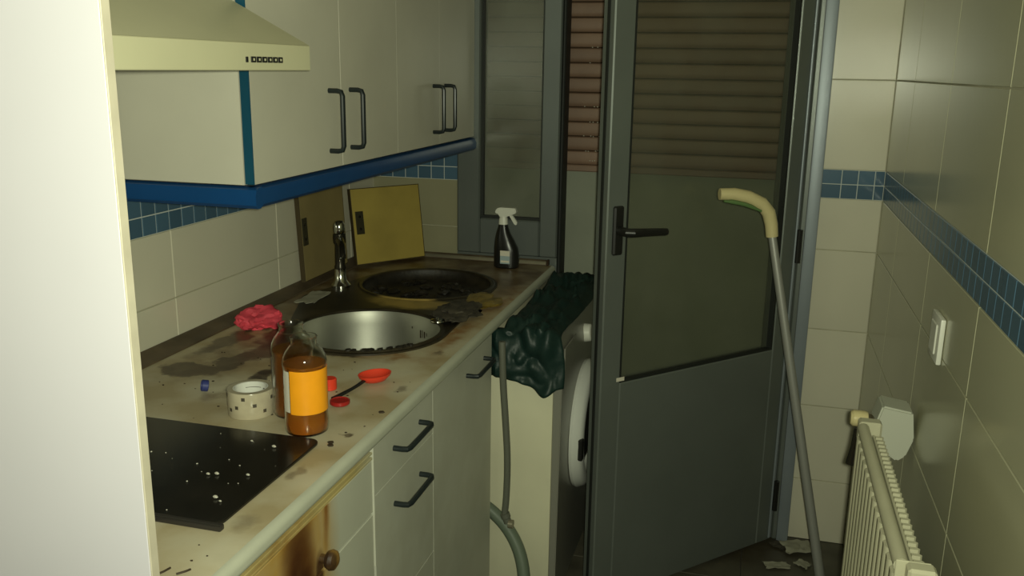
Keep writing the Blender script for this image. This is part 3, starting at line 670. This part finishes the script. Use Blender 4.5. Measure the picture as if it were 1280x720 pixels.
# red spoon with dark handle
sp = thing('spoon', (.509, 1.49, H), 'red plastic spoon with a dark handle, right of the amber bottles', 'spoon')
MX = Matrix.Translation((.512, 1.498, H + .0025)) @ Matrix.Rotation(math.radians(58), 4, 'Z') @ Matrix.Diagonal((1.28, .95, 1, 1))
MB().lathe([(0, .006), (.014, .008), (.022, .013), (.0255, .0165), (.0268, .0165), (.0255, .012), (.018, .003), (.008, 0), (0, 0)], 28, MX).done('bowl', M['red'], sp)
MB().tube([(.503, 1.472, H + .013), (.497, 1.445, H + .0085), (.486, 1.405, H + .006), (.480, 1.385, H + .0055)], [.0042, .0042, .0048, .0050], 10, 1, .6).done('handle', M['black'], sp)
q = MB().lathe([(0, .0), (.0125, 0), (.0135, .001), (.0135, .020), (.012, .0215), (0, .0215)], 24, Matrix.Translation((.446, 1.440, H + .0006)))
tag(q.done('loose_cap', M['red'], loc=(.446, 1.440, H)), 'upright red bottle cap just behind the amber bottles', 'cap')
q = MB().lathe([(0, .001), (.016, .001), (.018, .003), (.018, .008), (.0165, .009), (.015, .0075), (0, .006)], 24, Matrix.Translation((.500, 1.372, H + .001)))
tag(q.done('loose_cap', M['dark_red'], loc=(.500, 1.372, H)), 'flat dark red lid lying next to the amber bottle', 'lid')
# paper scrap by the wall, rag and wrapper by the sink
def sheet(name, c, w, h, rot, m, label, cat, amp=.006, seed=0, zb=H, th=.0012, group=None):
    b = bmesh.new(); bmesh.ops.create_grid(b, x_segments=8, y_segments=8, size=.5)
    R_ = Matrix.Rotation(rot, 3, 'Z')
    for v in b.verts:
        p = v.co.copy(); e = mn.noise(Vector((p.x * 3, p.y * 3, seed)))
        k = R_ @ Vector((p.x * w * (1 + .3 * e), p.y * h * (1 + .3 * mn.noise(Vector((p.y * 4, p.x * 4, seed + 4)))), 0))
        v.co = Vector((c[0] + k.x, c[1] + k.y, zb + .0012 + amp * (1 + mn.noise(Vector((p.x * 4, p.y * 4, seed + 9))))))
    ex = bmesh.ops.extrude_face_region(b, geom=b.faces[:])
    for v in [g for g in ex['geom'] if isinstance(g, bmesh.types.BMVert)]: v.co.z -= th
    q = MB(); q._add(b); o = q.done(name, m, loc=(c[0], c[1], zb)); return tag(o, label, cat, group)
sheet('paper_scrap', (.104, 2.035), .05, .12, .1, M['paper'], 'pale torn paper scrap on the worktop left of the tap', 'paper', .003, 2, H + .002)
q = MB(); q.lump((.510, 1.995, H + .012), .050, .088, .014, .45, 2.2, 3, 4, H + .0078); tag(q.done('rag', M['rag'], loc=(.51, 1.995, H)), 'wet dark rag lying over the sink edge near the worktop front', 'rag')
q = MB(); q.lump((.520, 2.125, H + .010), .030, .075, .006, .5, 2.4, 11, 3, H + .0078); q.lump((.557, 2.105, H + .010), .030, .05, .005, .5, 2.4, 17, 3, H + .0078)
tag(q.done('wrapper', M['wrapper'], loc=(.53, 2.17, H)), 'crumpled brownish yellow wrapper beside the round drainer', 'wrapper')

pg = MB().lathe([(0, 0), (.016, 0), (.018, .003), (.017, .006), (.009, .008), (.004, .0085), (.004, .012), (0, .0125)], 20, Matrix.Translation((.492, 1.905, H + .0076)))
tag(pg.done('sink_plug', M['chrome'], loc=(.492, 1.905, H)), 'small round metal sink plug on the rim right of the bowl', 'plug')
# ------------------------------------------------------------------ spray bottle
sb = thing('spray_bottle', (.474, 2.565, H + .0006), 'dark spray bottle with white trigger head in front of the window', 'bottle')
def sq_loft(rings, m, name, parent, n=28):
    b = bmesh.new(); R_ = []
    for (cx, cy, z, rx, ry) in rings: R_.append([b.verts.new((cx + rx * math.copysign(abs(math.cos(2 * PI * k / n)) ** .8, math.cos(2 * PI * k / n)), cy + ry * math.copysign(abs(math.sin(2 * PI * k / n)) ** .8, math.sin(2 * PI * k / n)), z)) for k in range(n)])
    for A, B in zip(R_, R_[1:]):
        for k in range(n): b.faces.new((A[k], A[(k + 1) % n], B[(k + 1) % n], B[k]))
    b.faces.new(R_[0][::-1]); b.faces.new(R_[-1]); q = MB(); q._add(b); return q.done(name, m, parent)
sx, sy, sz = .474, 2.565, H + .0006
bt = sq_loft([(sx, sy, sz, .034, .022), (sx, sy, sz + .004, .038, .026), (sx + .001, sy, sz + .03, .039, .027), (sx - .001, sy, sz + .06, .037, .026), (sx - .006, sy, sz + .085, .030, .022), (sx - .010, sy, sz + .105, .022, .018), (sx - .011, sy, sz + .122, .016, .015), (sx - .011, sy, sz + .132, .013, .013)], M['spray'], 'bottle_body', sb)
sq_loft([(sx - .011, sy, sz + .132, .014, .014), (sx - .011, sy, sz + .147, .013, .013), (sx - .011, sy, sz + .158, .010, .010)], M['white_plastic'], 'collar', sb)
MB().prism([(sx - .036, sz + .166), (sx - .032, sz + .178), (sx - .02, sz + .183), (sx + .028, sz + .182), (sx + .030, sz + .168), (sx + .012, sz + .160), (sx - .004, sz + .154), (sx - .022, sz + .154), (sx - .024, sz + .162)], 'y', sy - .010, sy + .010, .002).done('trigger_head', M['white_plastic'], sb)
MB().prism([(sx + .006, sz + .162), (sx + .016, sz + .162), (sx + .033, sz + .138), (sx + .030, sz + .131), (sx + .024, sz + .133)], 'y', sy - .006, sy + .006, .0015).done('trigger', M['white_plastic'], sb)
lq = MB().box(sx - .012, sx + .018, sy - .0285, sy - .0262, sz + .016, sz + .056).done('label_sheet', M['label_grey'], sb, smooth=False)
q = MB(); q.box(sx - .012, sx + .018, sy - .0289, sy - .0285, sz + .040, sz + .056); q.box(sx - .010, sx + .016, sy - .0289, sy - .0285, sz + .020, sz + .026); q.done('label_band', M['label_white'], lq, smooth=False)

# ------------------------------------------------------------------ washing machine
wm = thing('washing_machine', (.47, 2.33, 0), 'white front loading washing machine under the end of the worktop', 'washing machine')
box(.19, .745, 2.035, 2.625, .03, .768, .004, 2).done('cabinet', M['washer'], wm)
MB().prism([(.7455, .035), (.762, .040), (.766, .60), (.768, .70), (.756, .765), (.7455, .768)], 'y', 2.036, 2.624, .002).done('front_panel', M['washer_front'], wm)
WX = Matrix.Translation((.766, 2.325, .44)) @ Matrix.Rotation(PI / 2, 4, 'Y')
dr = MB().lathe([(.120, 0), (.178, 0), (.180, .008), (.172, .026), (.160, .034), (.140, .034), (.128, .022), (.120, .010)], 48, WX).done('door_ring', M['washer_ring'], wm)
MB().lathe([(0, .030), (.06, .026), (.10, .016), (.119, .004), (.119, 0), (0, 0)], 40, WX).done('door_glass', M['dark_glass'], dr)
box(.790, .803, 2.150, 2.170, .40, .46, .003).done('door_latch', M['black'], dr)
MB().lathe([(0, 0), (.026, 0), (.024, .018), (.020, .021), (0, .021)], 28, Matrix.Translation((.764, 2.33, .700)) @ Matrix.Rotation(PI / 2 - .1, 4, 'Y')).done('program_dial', M['white_plastic'], wm)
box(.764, .768, 2.06, 2.20, .672, .735, .001).done('detergent_drawer', M['washer_front'], wm)
for x in (.24, .70):
    for y in (2.08, 2.58): MB().lathe([(0, 0), (.02, 0), (.022, .004), (.02, .012), (.012, .014), (.012, .031), (0, .031)], 16, Matrix.Translation((x, y, 0))).done('foot', M['black'], wm)

# ------------------------------------------------------------------ dark green bag draped over the machine
b = bmesh.new(); NU, NV = 34, 60
path = [(2.60, .7745), (2.45, .7745), (2.30, .7745), (2.15, .7745), (2.06, .7745), (2.029, .770), (2.022, .745), (2.021, .70), (2.020, .655)]
def pathpt(t):
    t *= len(path) - 1; i = min(int(t), len(path) - 2); f = t - i; a, c = path[i], path[i + 1]; return a[0] + (c[0] - a[0]) * f, a[1] + (c[1] - a[1]) * f
rows = []
for j in range(NV + 1):
    t = j / NV; y, z = pathpt(t); row = []
    for i in range(NU + 1):
        u = i / NU; hang = max(0, (t - .62) / .38)
        x0 = .616 - .030 * min(1, max(0, (t - .575) / .05)); x1 = .766 + .006 * math.sin(t * 9) + .006 * hang
        x = x0 + (x1 - x0) * u; n1 = mn.noise(Vector((x * 14, y * 10 + z * 12, 2))); n2 = abs(mn.noise(Vector((x * 30 + 4, y * 22, z * 26)))); n3 = mn.noise(Vector((x * 60, y * 50, z * 50)))
        puff = .020 * (n1 + .55) + .026 * n2 + .004 * n3; puff = max(.001, puff) * min(1, 6 * u + .3) * min(1, 6 * (1 - u) + .15)
        edge = .014 * mn.noise(Vector((x * 22, 1, 7))) + .030 * math.exp(-((u - .78) / .18) ** 2) - .010 * math.exp(-((u - .1) / .2) ** 2)
        if t <= .60: row.append(b.verts.new((x, y, min(z + puff * (1.35 if t < .5 else 1), .784 if x < .616 else 9))))
        else: row.append(b.verts.new((x, y - puff * .9, min(z + max(0, puff * (1 - hang * 2.2)), .784 if x < .616 else 9) - edge * hang)))
    rows.append(row)
for A, B in zip(rows, rows[1:]):
    for i in range(NU): b.faces.new((A[i], A[i + 1], B[i + 1], B[i]))
q = MB(); q._add(b); bag = q.done('plastic_bag', M['bag'], loc=(.68, 2.3, .77), ang=60)
md = bag.modifiers.new('thickness', 'SOLIDIFY'); md.thickness = .0015; md.offset = 1
tag(bag, 'dark green plastic bag draped over the top of the washing machine', 'bag')

# ------------------------------------------------------------------ hoses
hs = thing('drain_hose', (.64, 2.005, .3), 'thin grey hose hanging down the side of the washing machine', 'hose')
MB().tube([(.632, 1.968, .768), (.634, 1.966, .72), (.636, 1.968, .66), (.642, 1.974, .56), (.648, 1.976, .46), (.646, 1.976, .36), (.642, 1.976, .315)], .0085, 12, 2).done('pipe', M['hose'], hs)
MB().lathe([(0, 0), (.012, 0), (.012, .012), (.010, .014), (.010, .026), (0, .026)], 14, Matrix.Translation((.642, 1.976, .316)) @ Matrix.Rotation(PI, 4, 'X') @ Matrix.Rotation(.35, 4, 'Y')).done('connector', M['hose'], hs)
MB().lathe([(0, 0), (.011, 0), (.011, .012), (0, .012)], 14, Matrix.Translation((.654, 1.970, .292)) @ Matrix.Rotation(PI / 2, 4, 'Y')).done('nut', M['upstand_metal'], hs)
ho = MB().tube([(.56, 2.012, .320), (.60, 2.010, .298), (.64, 2.008, .262), (.675, 1.995, .215), (.695, 1.978, .16), (.700, 1.96, .10), (.69, 1.94, .03), (.66, 1.90, .0185), (.60, 1.84, .018)], .0165, 14, 2).done('waste_hose', M['hose_green'], loc=(.65, 1.99, .2))
tag(ho, 'thick green-grey hose curling to the floor beside the sink cabinet', 'hose')

# ------------------------------------------------------------------ stick leaning by the door
st = thing('stick', (1.437, 2.345, 0), 'grey aluminium stick with a curved cream grip, leaning on the grey door', 'stick')
tb, tt_ = Vector((1.452, 2.330, 0.002)), Vector((1.236, 2.372, 1.000))
MB().tube([tb, tb.lerp(tt_, .5), tt_], [.0135, .0125, .0105], 14).done('tube', M['tube'], st)
MB().lathe([(0, 0), (.016, 0), (.016, .03), (0, .03)], 16, Matrix.Translation(tb)).done('rubber_tip', M['black'], st)
gp = [(1.2375, 2.3715, .990), (1.233, 2.372, 1.022), (1.224, 2.370, 1.052), (1.205, 2.362, 1.075), (1.170, 2.350, 1.092), (1.135, 2.338, 1.099), (1.100, 2.326, 1.099)]
MB().tube(gp, [.0155, .0165, .0175, .0175, .017, .0165, .0150], 16, 0).done('grip', M['cream'], st)
MB().tube([(1.205, 2.347, 1.058), (1.172, 2.336, 1.073), (1.138, 2.325, 1.081), (1.112, 2.317, 1.083)], [.006, .010, .010, .006], 10, 1, .6).done('grip_underside', M['green'], st)

# ------------------------------------------------------------------ radiator on the right wall
X0, X1, Y0, Y1, Z0, Z1 = 1.405, 1.4475, 1.185, 1.690, .12, .765
rd = thing('radiator', (1.43, 1.4, Z0), 'cream panel radiator with vertical ribs on the right wall', 'radiator')
box(X0 + .010, X0 + .016, Y0, Y1, Z0, Z1 - .008, .001).done('front_sheet', M['radiator'], rd)
rib_me = None
nr = 14; pitch = (Y1 - Y0) / nr
for k in range(nr):
    y = Y0 + pitch * (k + .5)
    if rib_me is None:
        o = MB().prism([(.0095, -.015), (.004, -.012), (0, -.007), (0, .007), (.004, .012), (.0095, .015)], 'z', 0, Z1 - Z0 - .035).done('rib', M['radiator'], None, ang=50); rib_me = o.data; o.parent = rd
    else:
        o = bpy.data.objects.new('rib', rib_me); COL.objects.link(o); o.parent = rd
    o.location = Vector((X0, y, Z0 + .012)) - rd.location
MB().tube([(X0 + .011, Y0 + .004, Z1 - .008), (X0 + .011, Y1 - .004, Z1 - .008)], .0105, 12).done('top_rail', M['radiator'], rd)
box(X1 - .014, X1 - .0095, Y0, Y1, Z0, Z1 - .02, .001).done('back_sheet', M['radiator'], rd)
fin_me = None
for k in range(28):
    y = Y0 + (Y1 - Y0) * (k + .5) / 28
    if fin_me is None:
        o = MB().prism([(0, -.0035), (.011, -.0035), (.014, 0), (.011, .0035), (0, .0035)], 'z', 0, Z1 - Z0 - .05).done('convector_fin', M['radiator'], None); fin_me = o.data; o.parent = rd
    else:
        o = bpy.data.objects.new('convector_fin', fin_me); COL.objects.link(o); o.parent = rd
    o.location = Vector((X1 - .009, y, Z0 + .03)) - rd.location
box(X0 + .002, X1 + .004, Y0 - .004, Y0 - .0005, Z0 + .01, Z1 + .004, .001).done('end_plate', M['radiator'], rd)
box(X0 + .014, X1 + .008, Y0 - .03, Y0 - .0045, Z1 - .05, Z1 + .006, .004).done('end_cap', M['radiator'], rd)
box(X0 + .004, X0 + .045, Y1 + .0005, Y1 + .03, Z1 - .04, Z1 + .002, .004).done('end_cap', M['radiator'], rd)
vl = MB().lathe([(0, 0), (.011, 0), (.011, .034), (0, .034)], 16, Matrix.Translation((X0 + .028, Y1 + .0305, Z1 - .014)) @ Matrix.Rotation(-PI / 2, 4, 'X')).done('valve', M['brass'], rd)
MB().lathe([(0, 0), (.014, 0), (.016, .006), (.016, .026), (.012, .031), (0, .032)], 20, Matrix.Translation((X0 + .024, Y1 + .052, Z1 - .010)) @ Matrix.Rotation(-PI / 2, 4, 'Y')).done('valve_knob', M['cream'], vl)
MB().tube([(X0 + .012, Y1 + .052, Z1 - .03), (X0 + .008, Y1 + .052, Z1 - .07), (X0 + .006, Y1 + .052, Z1 - .105)], [.010, .009, .013], 12, 0).done('drain_cock', M['tap_dark'], vl)
for y in (1.30, 1.60): box(X1 + .006, XR - .0015, y - .015, y + .015, .30, .325).done('bracket', M['radiator'], rd, smooth=False)

# ------------------------------------------------------------------ light switch, reflection block, floor litter
sw = thing('light_switch', (XR - .004, 1.71, .94), 'white light switch on the right tiled wall above the radiator', 'switch')
box(XR - .0095, XR - .0005, 1.668, 1.752, .898, .982, .003, 2).done('plate', M['white_plastic'], sw)
box(XR - .0125, XR - .0096, 1.685, 1.735, .912, .968, .002).done('rocker', M['white_plastic'], sw)
pc = MB().prism([(1.452, .722), (1.463, .764), (1.520, .756), (1.527, .700), (1.515, .662), (1.500, .650), (1.482, .662)], 'y', 1.80, 1.87, .0035)  # added solid block standing in for the flash's reflection in the glossy tiles
tag(pc.done('reflection_block', M['grey_white'], loc=(1.5, 1.83, .69)), 'dull white angular block standing in for a flash reflection, behind the radiator valve', 'reflection')
for k, (x, y, w, h, rot, lb) in enumerate(((1.392, 2.590, .085, .07, .3, 'largest pale torn paper scrap on the floor against the back wall'), (1.330, 2.47, .07, .035, .25, 'pale paper scrap on the floor nearest the front, beside the door'), (1.405, 2.50, .035, .04, 1.0, 'tiny pale scrap on the floor beside the stick'), (1.345, 2.60, .06, .05, .9, 'dull brown scrap on the floor under the door hinge'))):
    sheet('paper_scrap', (x, y), w, h, rot, M['paper'] if k < 3 else M['rag'], lb, 'paper', .010 if k == 0 else .005, k + 3, 0.0, .0012, 'litter on the floor')
